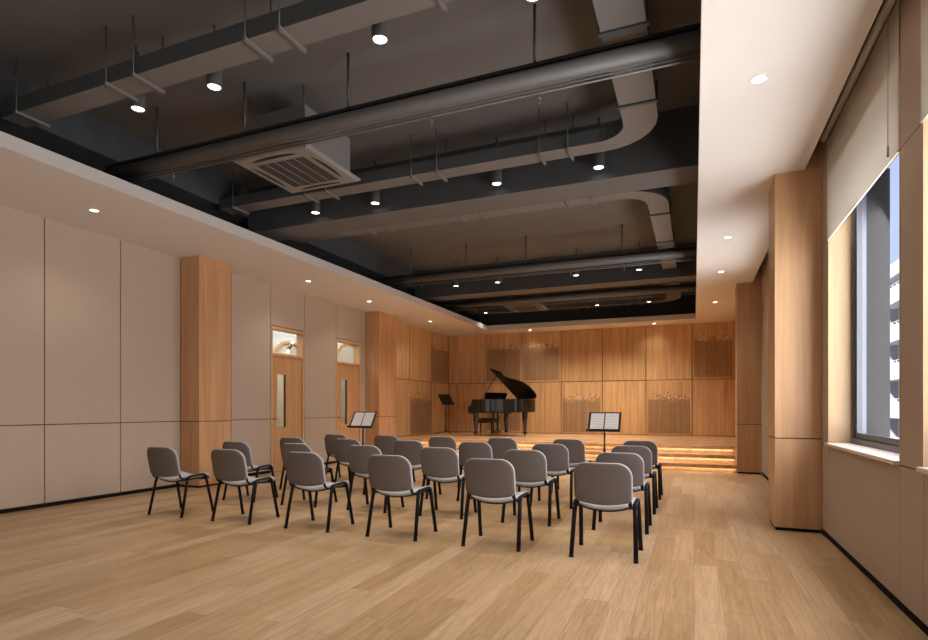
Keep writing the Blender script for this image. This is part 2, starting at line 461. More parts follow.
# right wall with windows
WZ0, WZ1 = .925, 3.45
wins = [(-1.9, .1), (1.88, 3.875), (4.262, 6.266), (8.2, 10.4)]
XO = 1.64
bm = BM()
box(bm, XR+.012, XO, YF, YB+.2, 0, WZ0-.03)
ys = [YF]+[v for w in wins for v in w]+[YB+.2]
for i in range(0, len(ys), 2): box(bm, XR+.012, XO, ys[i], ys[i+1], WZ0-.03, SLAB)
for a, b in wins: box(bm, XR+.012, XO, a, b, WZ1, SLAB)
wr = struct('wall_right', bm, M['gap'], 'taupe panelled wall with tall windows', 'wall')
rs = [(YF, -1.9), (-1.9, .1), (.1, 1.88), (1.88, 3.875), (3.875, 4.262), (4.262, 6.266), (6.266, 6.56), (7.07, 8.2), (8.2, 10.4), (10.4, 12.0)]
for a, b in rs:
    link('wall_panel', box(BM(), XR, XR+.012, a+.003, b-.003, .055, WZ0-.032), M['fabric_wall_r'], wr)
    if (a, b) not in wins:
        link('wall_panel', box(BM(), XR, XR+.012, a+.003, b-.003, WZ0-.024, 2.855), M['fabric_wall_r'], wr)
        link('wall_panel', box(BM(), XR, XR+.012, a+.003, b-.003, 2.863, 3.95), M['fabric_wall_r'], wr)
link('wood_panel', box(BM(), XR-.004, XR+.012, 12.5, YB, ST, CZ), M['wood'], wr)
bm = BM()
for y0, y1 in ((YF, 6.56), (7.07, 12.0)): box(bm, XR+.002, XR+.014, y0, y1, 0, .042)
tag(link('baseboard_right', bm, M['skirting'], None), 'thin black recessed skirting along the right wall', 'baseboard', None, 'structure')

wlabels = ['window nearest the hall entrance with dark frame', 'tall window at the right edge with a dark grey frame',
           'tall window beside the wood pillar with dark grey frame and stone sill', 'far tall window between the two right-hand pillars']
for i, (a, b) in enumerate(wins):
    w = setting('window_%d' % (i+1), wlabels[i], 'window')
    # inner wood jambs
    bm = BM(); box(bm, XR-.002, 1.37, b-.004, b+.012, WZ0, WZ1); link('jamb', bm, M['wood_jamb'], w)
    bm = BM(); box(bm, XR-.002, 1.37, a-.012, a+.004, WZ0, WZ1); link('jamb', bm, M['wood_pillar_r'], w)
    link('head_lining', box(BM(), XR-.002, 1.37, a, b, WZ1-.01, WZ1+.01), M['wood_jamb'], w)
    # outer frame + sash
    x0, x1 = 1.37, 1.45
    bm = BM()
    box(bm, x0, x1, a, a+.06, WZ0, WZ1); box(bm, x0, x1, b-.055, b, WZ0, WZ1)
    box(bm, x0, x1, a+.06, b-.055, WZ0, WZ0+.05); box(bm, x0, x1, a+.06, b-.055, WZ1-.06, WZ1)
    box(bm, x0+.03, x1, (a+b)/2-.03, (a+b)/2+.03, WZ0+.05, WZ1-.06) if b-a > 2.5 else None
    link('frame', bm, M['winframe'], w, bevel=.004)
    bm = BM()
    s0, s1 = a+.065, b-.060
    box(bm, 1.385, 1.435, s0, s0+.05, WZ0+.055, WZ1-.065); box(bm, 1.385, 1.435, s1-.05, s1, WZ0+.055, WZ1-.065)
    box(bm, 1.385, 1.435, s0+.05, s1-.05, WZ0+.055, WZ0+.10)
    box(bm, 1.385, 1.435, s0+.05, s1-.05, WZ1-.11, WZ1-.065)
    link('sash', bm, M['winframe'], w, bevel=.004)
    bm = BM(); box(bm, 1.44, 1.475, b-.05, b-.004, WZ0+.04, WZ1-.06); link('frame_edge', bm, M['winframe_lt'], w)  # added strip standing in for the sky reflection on the glass
    link('pane', box(BM(), 1.407, 1.413, s0+.05, s1-.05, WZ0+.10, WZ1-.11), M['glass'], w)
    link('outer_reveal', box(BM(), 1.48, XO+.02, b-.03, b+.02, WZ0, WZ1), M['outer_reveal'], w)
    bm = box(BM(), XR-.035, 1.37, a+.001, b-.001, WZ0-.028, WZ0); link('sill', bm, M['sill'], w, bevel=.005)

# roller blinds
blabels = ['grey-beige roller blind drawn over the upper part of the near window', 'grey-beige roller blind at the right edge of the view',
           'grey-beige roller blind hanging above the open lower part of the window beside the pillar', 'roller blind of the far window between the pillars']
for i, (a, b) in enumerate(wins):
    t = thing('roller_blind', blabels[i], 'blind', (1.14, (a+b)/2, 2.83), 0, 'roller blinds on the right wall')
    zb = 2.86
    link('blind_fabric', box(BM(), 1.1755, 1.1795, a-.01, b+.01, zb, 3.80), M['blind'], t)
    link('bottom_bar', box(BM(), 1.172, 1.183, a-.01, b+.01, zb-.014, zb), M['blind'], t)
    link('roller_tube', cyl(BM(), (1.15, a-.02, 3.83), (1.15, b+.02, 3.83), .03, n=16), M['sill'], t)
    bm = BM(); cyl(bm, (1.163, a+.15, 3.80), (1.163, a+.15, 2.95), .0035, n=8); link('pull_cord', bm, M['sill'], t)
    link('cord_toggle', cyl(BM(), (1.163, a+.15, 2.95), (1.163, a+.15, 2.88), .007, n=10), M['steel'], t)

# ceiling: lowered white border round a dark service void
bm = BM()
RX0, RX1, RY0, RY1 = -5.90, .045, -2.2, 16.30
LT = 3.80
box(bm, XL-.03, RX0, YF, YB+.03, CZ, LT); box(bm, RX0, RX1, RY1, YB+.03, CZ, LT); box(bm, RX0, RX1, YF, RY0, CZ, LT)
box(bm, RX1, 1.035, YF, YB+.03, CZ, LT)
ce = struct('ceiling', bm, M['white'], 'white lowered ceiling border around the dark open service void', 'ceiling')
bm = BM(); e = .004
box(bm, RX0, RX0+e, RY0, RY1, CZ+.0005, LT); box(bm, RX0, RX1, RY1-e, RY1, CZ+.0005, LT); box(bm, RX1-e, RX1, RY0, RY1, CZ+.0005, LT)
link('recess_lip', bm, M['lip'], ce)
link('slab', box(BM(), XL-.2, XR+.5, YF-.2, YB+.25, SLAB, SLAB+.2), M['slab'], ce)['label'] = 'dark painted concrete slab above the void'
link('curtain_slot', box(BM(), 1.035, XR+.012, YF, YB, 3.97, 4.0), M['slotwood'], ce)
link('curtain_slot_side', box(BM(), 1.02, 1.0345, YF, YB, LT, 4.0), M['slotwood'], ce)
def beam(y0, y1, x0=-6.47, x1=XR):
    bm = box(BM(), x0, x1, y0, y1, 4.0, SLAB)
    o = link('beam', bm, M['slab'], ce)
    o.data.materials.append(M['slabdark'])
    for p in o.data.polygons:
        if abs(p.normal.y) > .9: p.material_index = 1  # upright faces take the shaded colour
beam(6.87, 7.40); beam(12.55, 13.05)
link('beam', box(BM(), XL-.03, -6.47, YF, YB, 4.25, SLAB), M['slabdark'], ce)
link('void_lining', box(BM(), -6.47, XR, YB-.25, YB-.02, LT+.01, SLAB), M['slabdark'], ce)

# ------------------------------------------------------------------ pillars
def pillar(x0, x1, y0, y1, zg, mat, label, ztop=CZ):
    t = thing('pillar', label, 'pillar', ((x0+x1)/2, (y0+y1)/2, 0), 0, 'wood clad pillars')
    link('plinth', box(BM(), x0+.012, x1-.012, y0+.012, y1-.012, 0, .032), M['skirting'], t)
    link('lower_cladding', box(BM(), x0, x1, y0, y1, .032, zg-.006), mat, t, bevel=.003)
    link('joint', box(BM(), x0+.008, x1-.004, y0+.008, y1-.004, zg-.006, zg+.006), M['gap'], t)
    link('upper_cladding', box(BM(), x0, x1, y0, y1, zg+.006, ztop), mat, t, bevel=.003)
    if x1 > 1: link('upper_cladding', box(BM(), 1.036, x1, y0, y1, ztop-.002, 3.969), mat, t)
pillar(XL, -7.2, 6.6, 7.25, 1.046, M['wood_pillar'], 'oak clad pillar standing against the left wall between beige panels')
pillar(XL, -7.2, 12.07, 12.89, 1.046, M['wood_pillar'], 'oak clad pillar at the left end of the stage steps')
pillar(.768, XR, 6.56, 7.07, .945, M['wood_pillar_r'], 'oak clad pillar beside the near window on the right')
pillar(.765, XR, 12.0, 12.5, .945, M['wood_pillar_r'], 'oak clad pillar at the right end of the stage steps')

# ------------------------------------------------------------------ stage
stg = thing('stage', 'raised oak stage with three lit steps across the far end', 'stage', (-3.2, 14.9, 0))
sx0, sx1 = -7.58, 1.17
bm = box(BM(), -7.19, .762, 12.82, YB-.005, .0, ST); box(bm, sx0, -7.19, 12.90, YB-.005, 0, ST); box(bm, .762, sx1, 12.51, YB-.005, 0, ST)
link('platform', bm, M['stage'], stg)
stl = []
for k, (y0, nm) in enumerate(((12.0, 'step'), (12.385, 'step'), (12.77, 'nosing'))):
    z1 = .158*(k+1)
    bm = BM(); xe = .762; xs = -7.19
    box(bm, xs, xe, y0, min(y0+.385+.05, 12.82), z1-.062, z1)
    o = link(nm, bm, M['stage'], stg, bevel=.004)
    if k < 2: link('riser', box(BM(), xs, xe, y0+.05, y0+.40, .158*k, z1-.062), M['stage'], stg)
    link('light_strip', box(BM(), xs, xe, y0+.014, y0+.030, z1-.0660, z1-.0622), M['led'], stg)
    stl.append((y0+.026, z1-.067))
    link('lip', box(BM(), xs, xe, y0, y0+.009, z1-.074, z1-.0615), M['stage'], stg)
# wood skirt of the platform at the two ends under the third nosing
link('riser', box(BM(), -7.19, .762, 12.812, 12.819, .316, .474-.062), M['stage'], stg)

# ------------------------------------------------------------------ doors
def door(n, d, label, glaz):
    y0, y1 = d
    t = setting('door_%d' % n, label, 'door')
    bm = BM(); xf0, xf1 = XL-.16, XL+.004
    f = .045
    box(bm, xf0, xf1, y0, y0+f, 0, TZ); box(bm, xf0, xf1, y1-f, y1, 0, TZ)
    box(bm, xf0, xf1, y0+f, y1-f, TZ-.06, TZ); box(bm, xf0, xf1, y0+f, y1-f, DZ-.0, DZ+.05)
    link('frame', bm, M['wood_frame'], t, bevel=.003)
    link('transom_pane', box(BM(), XL-.10, XL-.094, y0+f, y1-f, DZ+.05, TZ-.06), M['glass_door'], t)
    # transom inner jamb, dark
    # leaf with a slot window
    lx0, lx1 = XL-.075, XL-.03
    a, b = y0+f+.004, y1-f-.004
    v0, v1, vz0, vz1 = glaz[0], glaz[1], .875, 1.93
    bm = BM()
    box(bm, lx0, lx1, a, v0, .008, DZ-.004); box(bm, lx0, lx1, v1, b, .008, DZ-.004)
    box(bm, lx0, lx1, v0, v1, .008, vz0); box(bm, lx0, lx1, v0, v1, vz1, DZ-.004)
    leaf = link('leaf', bm, M['wood_door'], t)
    bm = BM(); e = .022
    box(bm, lx0-.005, lx1+.008, v0-e, v0, vz0-e, vz1+e); box(bm, lx0-.005, lx1+.008, v1, v1+e, vz0-e, vz1+e)
    box(bm, lx0-.005, lx1+.008, v0, v1, vz0-e, vz0); box(bm, lx0-.005, lx1+.008, v0, v1, vz1, vz1+e)
    link('vision_frame', bm, M['wood_frame'], leaf)
    link('vision_pane', box(BM(), XL-.056, XL-.05, v0, v1, vz0, vz1), M['glass_door'], leaf)
    bm = BM(); hy = a+.06
    cyl(bm, (lx1, hy, 1.045), (lx1+.05, hy, 1.045), .011, n=12); cyl(bm, (lx1+.045, hy, 1.045), (lx1+.045, hy+.13, 1.045), .009, n=12)
    cyl(bm, (lx1, hy, 1.045), (lx1+.008, hy, 1.045), .026, n=18)
    link('handle', bm, M['steel'], leaf)
    return t
door(1, D1, 'oak door with slot window and glazed transom beside the first pillar', (8.875, 9.135))
door(2, D2, 'oak door with slot window and glazed transom next to the stage pillar', (11.04, 11.30))

# corridor seen through the door glass
cx0 = -9.9
wc = struct('wall_corridor', box(BM(), cx0-.15, cx0, 7.2, 17.2, 0, 3.9), M['corr_wall'], 'pale corridor wall seen through the door glass', 'wall')
bm = BM(); box(bm, cx0, XL-.2, 7.2, 7.35, 0, 3.9); box(bm, cx0, XL-.2, 17.05, 17.2, 0, 3.9)
struct('wall_corridor_ends', bm, M['corr_wall'], 'end walls of the corridor behind the doors', 'wall')
struct('ceiling_corridor', box(BM(), cx0-.15, XL-.2, 7.2, 17.2, 3.9, 4.0), M['corr_wall'], 'white corridor ceiling behind the doors', 'ceiling')
struct('floor_corridor', box(BM(), cx0-.15, XL-.2, 7.2, 17.2, -.15, -.0), M['floor'], 'oak corridor floor behind the doors', 'floor')
def arch(yc, zc, r, t_):
    bm = BM(); n = 24
    pts = [(yc-r, 0)]+[(yc-r*math.cos(PI*i/n), zc+r*math.sin(PI*i/n)) for i in range(n+1)]+[(yc+r, 0)]
    r2 = r-t_
    pin = [(yc-r2, 0)]+[(yc-r2*math.cos(PI*i/n), zc+r2*math.sin(PI*i/n)) for i in range(n+1)]+[(yc+r2, 0)]
    A = [[bm.verts.new((x, y, z)) for y, z in P] for P in (pts, pin) for x in (cx0+.001, cx0+.06)]
    for i in range(len(pts)-1):
        for u, v in ((0, 1), (1, 3), (3, 2), (2, 0)): bm.faces.new((A[u][i], A[v][i], A[v][i+1], A[u][i+1]))
    link('arch_trim', bm, M['wood_frame'], wc)
    bm = BM(); vs = [bm.verts.new((cx0+.012, y, z)) for y, z in pin]; bm.faces.new(vs)
    link('arch_niche', bm, M['corr_beige'], wc)
arch(12.0, 2.28, .76, .07); arch(14.8, 2.45, .85, .07)
for (y, z) in ((11.93, 2.86),):
    t = thing('wall_lamp', 'short tube lamp glowing at both ends seen through the transom glass', 'lamp', (cx0+.1, y, z))
    d = Vector((0, .10, .15))
    c = Vector((cx0+.10, y, z))
    link('holder', cyl(BM(), c-d*.6, c+d*.6, .024, n=12), M['slotblack'], t)
    link('bulb', cyl(BM(), c-d*1.0, c-d*.6, .024, n=12), M['lamp'], t); link('bulb', cyl(BM(), c+d*.6, c+d*1.0, .024, n=12), M['lamp'], t)
    link('wall_mount', cyl(BM(), c, (cx0, y, z), .015, n=8), M['slotblack'], t)

# ------------------------------------------------------------------ ducts
DB, DT = 4.18, 4.33
def rect_sweep(bm, pts, widths, z0, z1):
    rings = []
    for i, p in enumerate(pts):
        a = Vector(pts[max(i-1, 0)]); b = Vector(pts[min(i+1, len(pts)-1)])
        d = (b-a).normalized(); n = Vector((-d.y, d.x)); w = widths[i]/2
        P = Vector(p)
        rings.append([bm.verts.new((*(P+n*w*s), z)) for s, z in ((-1, z0), (1, z0), (1, z1), (-1, z1))])
    for a, b in zip(rings, rings[1:]):
        for k in range(4): bm.faces.new((a[k], a[(k+1) % 4], b[(k+1) % 4], b[k]))
    bm.faces.new(list(reversed(rings[0]))); bm.faces.new(rings[-1])
    return bm

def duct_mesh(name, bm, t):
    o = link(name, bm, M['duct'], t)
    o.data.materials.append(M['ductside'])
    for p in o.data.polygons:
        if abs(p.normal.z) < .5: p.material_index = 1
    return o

def hanger(t, x, y0, y1):
    h = link('hanger_bracket', box(BM(), x-.014, x+.014, y0-.035, y1+.035, DB-.028, DB-.001), M['duct'], t)
    for y in (y0-.022, y1+.022):
        link('hanger_rod', cyl(BM(), (x, y, DB-.045), (x, y, SLAB), .0065, n=8), M['rod'], h)

def flange(t, pt, horizontal, w):
    x, y = pt
    bm = box(BM(), x-w/2-.02, x+w/2+.02, y-.018, y+.018, DB-.02, DT+.02)
    link('flange', bm, M['ductside'], t)

# near duct
t = thing('air_duct', 'flat grey air duct crossing the void nearest the viewer', 'duct', (-2.6, 3.6, DB), 0, 'air ducts in the ceiling void')
duct_mesh('duct_body', rect_sweep(BM(), [(-6.46, 3.59), (1.1, 3.59)], [.235, .235], DB, DT), t)
for x in (-6.17, -4.88, -4.53, -3.28, -2.94, -1.68, -1.34, -.1): hanger(t, x, 3.47, 3.72)
# duct 2 with elbow towards the viewer
t = thing('air_duct', 'grey air duct in front of the near beam, bending towards the viewer', 'duct', (-3, 6.4, DB), 0, 'air ducts in the ceiling void')
yc, xc, R = 6.41, -.505, .46
pts = [(-6.46, yc), (xc-R-.3, yc)]; ws = [.25, .25]
for i in range(7):
    a = PI/2*i/6
    pts.append((xc-R+R*math.sin(a), yc-R+R*math.cos(a))); ws.append(.25+.09*i/6)
pts += [(xc, 5.3), (xc-.0, 3.712)]; ws += [.34, .34]
duct_mesh('duct_body', rect_sweep(BM(), pts, ws, DB, DT), t)
for x in (-6.18, -4.91, -4.57, -3.28, -2.93, -1.64, -1.31): hanger(t, x, 6.285, 6.535)
for y in (5.62, 4.47): flange(t, (xc, y), True, .34)
# duct 3 behind the near beam, elbow away
t = thing('air_duct', 'grey air duct behind the near beam, bending away to the stage', 'duct', (-3, 7.95, DB), 0, 'air ducts in the ceiling void')
yc = 7.98; xc = -.475; R = .50
pts = [(-6.46, yc), (xc-R-.3, yc)]; ws = [.28, .28]
for i in range(7):
    a = PI/2*i/6
    pts.append((xc-R+R*math.sin(a), yc+R-R*math.cos(a))); ws.append(.28+.0*i/6)
pts += [(xc, 9.2), (xc, 12.54)]; ws += [.28, .28]
duct_mesh('duct_body', rect_sweep(BM(), pts, ws, DB, DT), t)
for x in (-4.92, -4.58, -3.29, -2.95, -1.66, -1.32): hanger(t, x, 7.84, 8.12)
for y in (8.95, 10.45): flange(t, (xc, y), True, .28)
# duct 4 in the far bay
t = thing('air_duct', 'grey air duct in the farthest bay above the stage', 'duct', (-3, 16, DB), 0, 'air ducts in the ceiling void')
yc = 16.35; xc = -.49; R = .55
pts = [(-6.46, yc), (xc-R-.3, yc)]; ws = [.26, .26]
for i in range(7):
    a = PI/2*i/6
    pts.append((xc-R+R*math.sin(a), yc-R+R*math.cos(a))); ws.append(.26+.08*i/6)
pts += [(xc, 14.8), (xc, 13.06)]; ws += [.34, .34]
duct_mesh('duct_body', rect_sweep(BM(), pts, ws, DB, DT), t)
for x in (-3.2, -2.86, -1.7, -1.36): hanger(t, x, 16.22, 16.48)
flange(t, (xc, 13.9), True, .34)

# ------------------------------------------------------------------ pipes
pl = ['large round grey pipe crossing the near bay of the void', 'large round grey pipe in the middle bay of the void', 'large round grey pipe in the bay above the stage']
for i, y in enumerate((4.6, 10.8, 14.02)):
    t = thing('service_pipe', pl[i], 'pipe', (-2.7, y, 4.06), 0, 'service pipes in the ceiling void')
    r = .075
    link('pipe', cyl(BM(), (-6.46, y, 4.03), (1.1, y, 4.03), r, n=32), M['pipe'], t)
    link('cable_tray', box(BM(), -6.46, 1.1, y-.045, y+.03, 4.107, 4.135), M['slotblack'], t)
    for dy, dz in ((-.0, -.105), (.0, -.135)):
        link('conduit', cyl(BM(), (-6.46, y+dy, 4.03+dz), (1.1, y+dy, 4.03+dz), .010, n=10), M['pipe'], t)
    for x in (-5.66, -4.375, -3.09, -1.24):
        link('hanger_rod', cyl(BM(), (x, y, 4.15), (x, y, SLAB), .014, n=10), M['rod'], t)
        link('hanger_clamp', box(BM(), x-.02, x+.02, y-.112, y+.112, 3.948, 4.172), M['pipe'], t, bevel=.01) if False else None
    for x in (-5.40, -3.60, -2.20, -1.20):
        bm = BM(); zt = 3.885
        cyl(bm, (x, y, zt), (x, y, zt-.035), .006, n=8); cyl(bm, (x, y, zt-.035), (x, y, zt-.045), .014, n=10)
        cyl(bm, (x, y, zt-.045), (x, y, zt-.07), .005, n=8); cyl(bm, (x, y, zt-.07), (x, y, zt-.074), .012, n=10)
        link('sprinkler_head', bm, M['steel'], t)

# ------------------------------------------------------------------ cassette units
def cassette(x0, x1, y0, y1, label):
    z = 3.95
    t = thing('air_conditioner', label, 'air conditioner', ((x0+x1)/2, (y0+y1)/2, z), 0, 'ceiling cassette air conditioners')
    w, h = x1-x0, y1-y0
    # face plate: shallow hipped frame
    bm = BM()
    def ring(ins, zz): return [bm.verts.new(v) for v in ((x0+ins, y0+ins, zz), (x1-ins, y0+ins, zz), (x1-ins, y1-ins, zz), (x0+ins, y1-ins, zz))]
    rr = [ring(0, z+.045), ring(0, z+.03), ring(.03, z+.008), ring(.185, z), ring(.185, z+.02)]
    for a, b in zip(rr, rr[1:]):
        for k in range(4): bm.faces.new((a[k], a[(k+1) % 4], b[(k+1) % 4], b[k]))
    bm.faces.new(rr[0]); bm.faces.new(rr[-1])
    link('face_plate', bm, M['cassette'], t)
    link('grille', box(BM(), x0+0.19, x1-0.19, y0+0.19, y1-0.19, z+.004, z+.012), M['grille'], t)
    bm = BM()
    n = 5
    for k in range(1, n):
        u = x0+0.19+(w-.38)*k/n; box(bm, u-.003, u+.003, y0+0.19, y1-0.19, z, z+.006)
    link('grille_bars', bm, M['cassette'], t); bm = BM()
    for k in range(1, 22):
        u = y0+0.19+(h-.38)*k/22; box(bm, x0+0.19, x1-0.19, u-.0012, u+.0012, z+.0025, z+.006)
    link('grille_slats', bm, M['ductside'], t)
    # four air slots with louvre
    def slot(cx, cy, horiz):
        L_, W_ = .29, .055
        bm = BM(); b2 = BM()
        pts = [(-L_+2*L_*i/12, 0) for i in range(13)]
        top = [(u, W_*(1-(u/L_)**2)**.8 if abs(u) < L_ else 0) for u, _ in pts]
        poly = [(u, -.012) for u, _ in pts]+[(u, v*.75-.012) for u, v in reversed(top[1:-1])]
        if horiz: P = [(cx+u, cy-v) for u, v in poly]; q = (cx-L_, cx+L_, cy+.012, cy+.03)
        else: P = [(cx+v, cy+u) for u, v in poly]; q = (cx-.03, cx-.012, cy-L_, cy+L_)
        prism(bm, P, z-.001, z+.006)
        box(b2, q[0], q[1], q[2], q[3], z-.004, z+.004)
        s_ = link('air_slot', bm, M['slotblack'], t); link('louvre', b2, M['cassette'], s_)
    slot((x0+x1)/2, y0+.095, True); slot((x0+x1)/2, y1-.11, True); slot(x0+.11, (y0+y1)/2, False); slot(x1-.11, (y0+y1)/2, False)
    link('housing', box(BM(), x0+.09, x1-.09, y0+.09, y1-.09, z+.045, 4.45), M['duct'], t)
    for sx in (x0+.14, x1-.14):
        for sy in (y0+.14, y1-.14):
            link('hanger_rod', cyl(BM(), (sx, sy, 4.45), (sx, sy, SLAB), .007, n=8), M['rod'], t)
cassette(-4.71, -3.69, 4.735, 5.755, 'square ceiling cassette air conditioner in the near bay by the large pipe')
cassette(-4.71, -3.69, 14.2, 15.22, 'square ceiling cassette air conditioner in the far bay above the stage')

# ------------------------------------------------------------------ cylinder spots
def add_spot(loc, power, size, blend, rad, col=(1, .89, .76)):
    ld = bpy.data.lights.new('spot_lamp', 'SPOT'); ld.energy = power; ld.spot_size = math.radians(size); ld.spot_blend = blend
    ld.shadow_soft_size = rad; ld.color = col
    o = bpy.data.objects.new('spot_lamp', ld); COL.objects.link(o); o.location = loc
    return o

def make_spot():
    t = thing('cylinder_spotlight', 'x', 'spotlight', (0, 0, 0), 0, 'cylinder spotlights in the ceiling void')
    bm = BM(); lathe(bm, [(.052, .012), (.060, .0), (.068, 0), (.069, .004), (.067, .02), (.067, .20), (.060, .21)]); link('housing', bm, M['spotbody'], t, world=False)
    link('lens', cyl(BM(), (0, 0, .008), (0, 0, .014), .053, n=28), M['lamp'], t, world=False)
    bm = BM()
    for k in range(-2, 2):
        a = math.radians(-58+k*13)
        p = Vector((.0676*math.cos(a), .0676*math.sin(a), .10)); box(bm, p.x-.0022, p.x+.0022, p.y-.0022, p.y+.0022, .10, .135)
    link('vent_slot', bm, M['steel'], t, world=False)
    link('stem', cyl(BM(), (0, 0, .205), (0, 0, SLAB-4.088), .011, n=8), M['spotbody'], t, world=False)
    return t
proto = make_spot(); first = True
rows = [('row nearest the viewer', 3.815, (-4.95, -3.98, -2.27, -1.04)), ('row in front of the near beam', 6.74, (-5.09, -4.09, -2.31, -1.04)),
        ('row in front of the second beam', 12.02, (-5.12, -4.10, -2.33, -1.04)), ('farthest row above the stage', 15.72, (-5.74, -4.15, -2.47, -1.11))]
for rn, y, xs in rows:
    for k, x in enumerate(xs):
        o = proto if first else copy_tree(proto); first = False
        o.location = (x, y, 4.125 if y < 5 else 4.088)
        o['label'] = 'dark cylinder spotlight, %s from left in the %s' % (ORD[k], rn)
        add_spot((x, y, 4.083), (60 if y < 5 else 95 if y < 8 else 250 if y < 15 else (18 if x < -5 else 270)), 110, .8, .05)

# recessed downlights
def make_down():
    t = thing('downlight', 'x', 'downlight', (0, 0, 0), 0, 'recessed downlights in the white ceiling border')
    link('trim_ring', lathe(BM(), [(.045, -.001), (.045, -.005), (.062, -.004), (.065, 0), (.065, .001)]), M['balcony'], t, world=False)
    link('lens', cyl(BM(), (0, 0, -.0035), (0, 0, -.001), .046, n=24), M['downlens'], t, world=False)
    return t
proto = make_down(); first = True
dl = [(-6.75, 4.62, 'left strip, nearest the viewer'), (-6.75, 8.72, 'left strip, above the first door'), (-6.75, 10.88, 'left strip, above the second door'),
      (-6.75, 14.03, 'left strip, beside the stage'), (-4.66, 16.74, 'strip above the stage wall, left one'), (-1.05, 16.79, 'strip above the stage wall, right one'),
      (.44, 4.62, 'right strip, nearest the viewer'), (.44, 8.72, 'right strip, just past the near pillar'), (.44, 10.87, 'right strip, in front of the far pillar'),
      (.44, 13.93, 'right strip, beside the stage')]
for x, y, lb in dl:
    o = proto if first else copy_tree(proto); first = False
    o.location = (x, y, CZ-.0005); o['label'] = 'small round recessed downlight in the '+lb
    add_spot((x, y, CZ-.012), (17 if y > 16 else 38 if (x < 0 and y > 8) else 24), 125, .8, .04)

# ------------------------------------------------------------------ chairs
def make_chair():
    t = thing('stacking_chair', 'x', 'chair', (0, 0, 0), 0, 'grey stacking chairs set out in four rows')
    for s in (-1, 1):
        rear = [(s*.262, -.228, 0), (s*.250, -.150, .36), (s*.2475, -.134, .425)]
        front = [(s*.262, .228, 0), (s*.250, .148, .36), (s*.2475, .132, .425)]
        for P, nm in ((rear, 'rear'), (front, 'front')):
            lg = link('leg', tube(BM(), P, .019, .013), M['chairblack'], t, world=False)
            link('foot_cap', tube(BM(), [(P[0][0], P[0][1], 0), (P[0][0]-s*.001, P[0][1]+(.004 if nm == 'rear' else -.004), .022)], .0205, .0155), M['chairblack'], lg, world=False)
        arc = [(s*.2475, -.134, .425), (s*.247, -.127, .443), (s*.247, -.112, .456), (s*.247, -.085, .461), (s*.247, 0, .463), (s*.247, .075, .467), (s*.247, .106, .463), (s*.247, .125, .449), (s*.2475, .132, .425)]
        link('side_rail', tube(BM(), arc, .0185, .0125), M['chairblack'], t, world=False)
        strap = [(s*.225, -.132, .432), (s*.221, -.165, .434), (s*.217, -.196, .446), (s*.213, -.214, .48), (s*.209, -.232, .56)]
        link('back_bracket', tube(BM(), strap, .016, .007), M['chairblack'], t, world=False)
    for y in (-.132, .130):
        link('crossbar', tube(BM(), [(-.247, y, .428), (0, y, .424), (.247, y, .428)], .011, .011, side=Vector((0, 1, 0))), M['chairblack'], t, world=False)
    # seat: dished pad
    def seatf(u, v, h):
        x, y = u, v+.045
        z = .460-.044*(1-(x/.23)**2)*(1-.25*max(0, y/.25))-(.035*max(0, (y-.17)/.09)**2)
        return (x, y, z+h)
    link('seat', pad(BM(), rrect(.455, .43, .07, .07), seatf, .040), M['seat'], t, world=False)
    def seatu(u, v, h):
        p = seatf(u, v, h); return (p[0], p[1], p[2]-.026)
    link('seat_shell', pad(BM(), rrect(.43, .405, .06, .06), seatu, .012), M['chairblack'], t, world=False)
    # backrest: curved rear shell coloured as in shade, pad edge as painted highlight
    def backf(off):
        def f(u, v, h):
            k = v/.165
            uu = u*(1.0-.02*(1-k)/2)
            zz = .648+v-.030*(1-(u/.235)**2)*(max(0, -k))**1.5
            y = -.262-.205*v-.035*(1-(u/.235)**2)+off-h
            return (uu, y, zz)
        return f
    link('backrest', pad(BM(), rrect(.470, .318, .115, .035), backf(.0), .012), M['backshell'], t, world=False)
    o = link('backrest_pad', pad(BM(), rrect(.480, .326, .118, .038), backf(.016), .026), M['backedge'], t, world=False)
    o['label'] = 'light grey padded front of the backrest'
    return t
proto = make_chair(); first = True
rowsn = ['row nearest the viewer', 'second row from the viewer', 'third row from the viewer', 'row nearest the stage']
cxs = [-5.68, -4.69, -3.68, -2.69, -1.68, -.695]
for j in range(4):
    for i in range(6):
        o = proto if first else copy_tree(proto); first = False
        o.location = (cxs[i], 4.72+.228+1.1345*j, 0)
        o['label'] = 'grey-backed stacking chair with black legs, %s from left in the %s' % (ORD[i], rowsn[j])

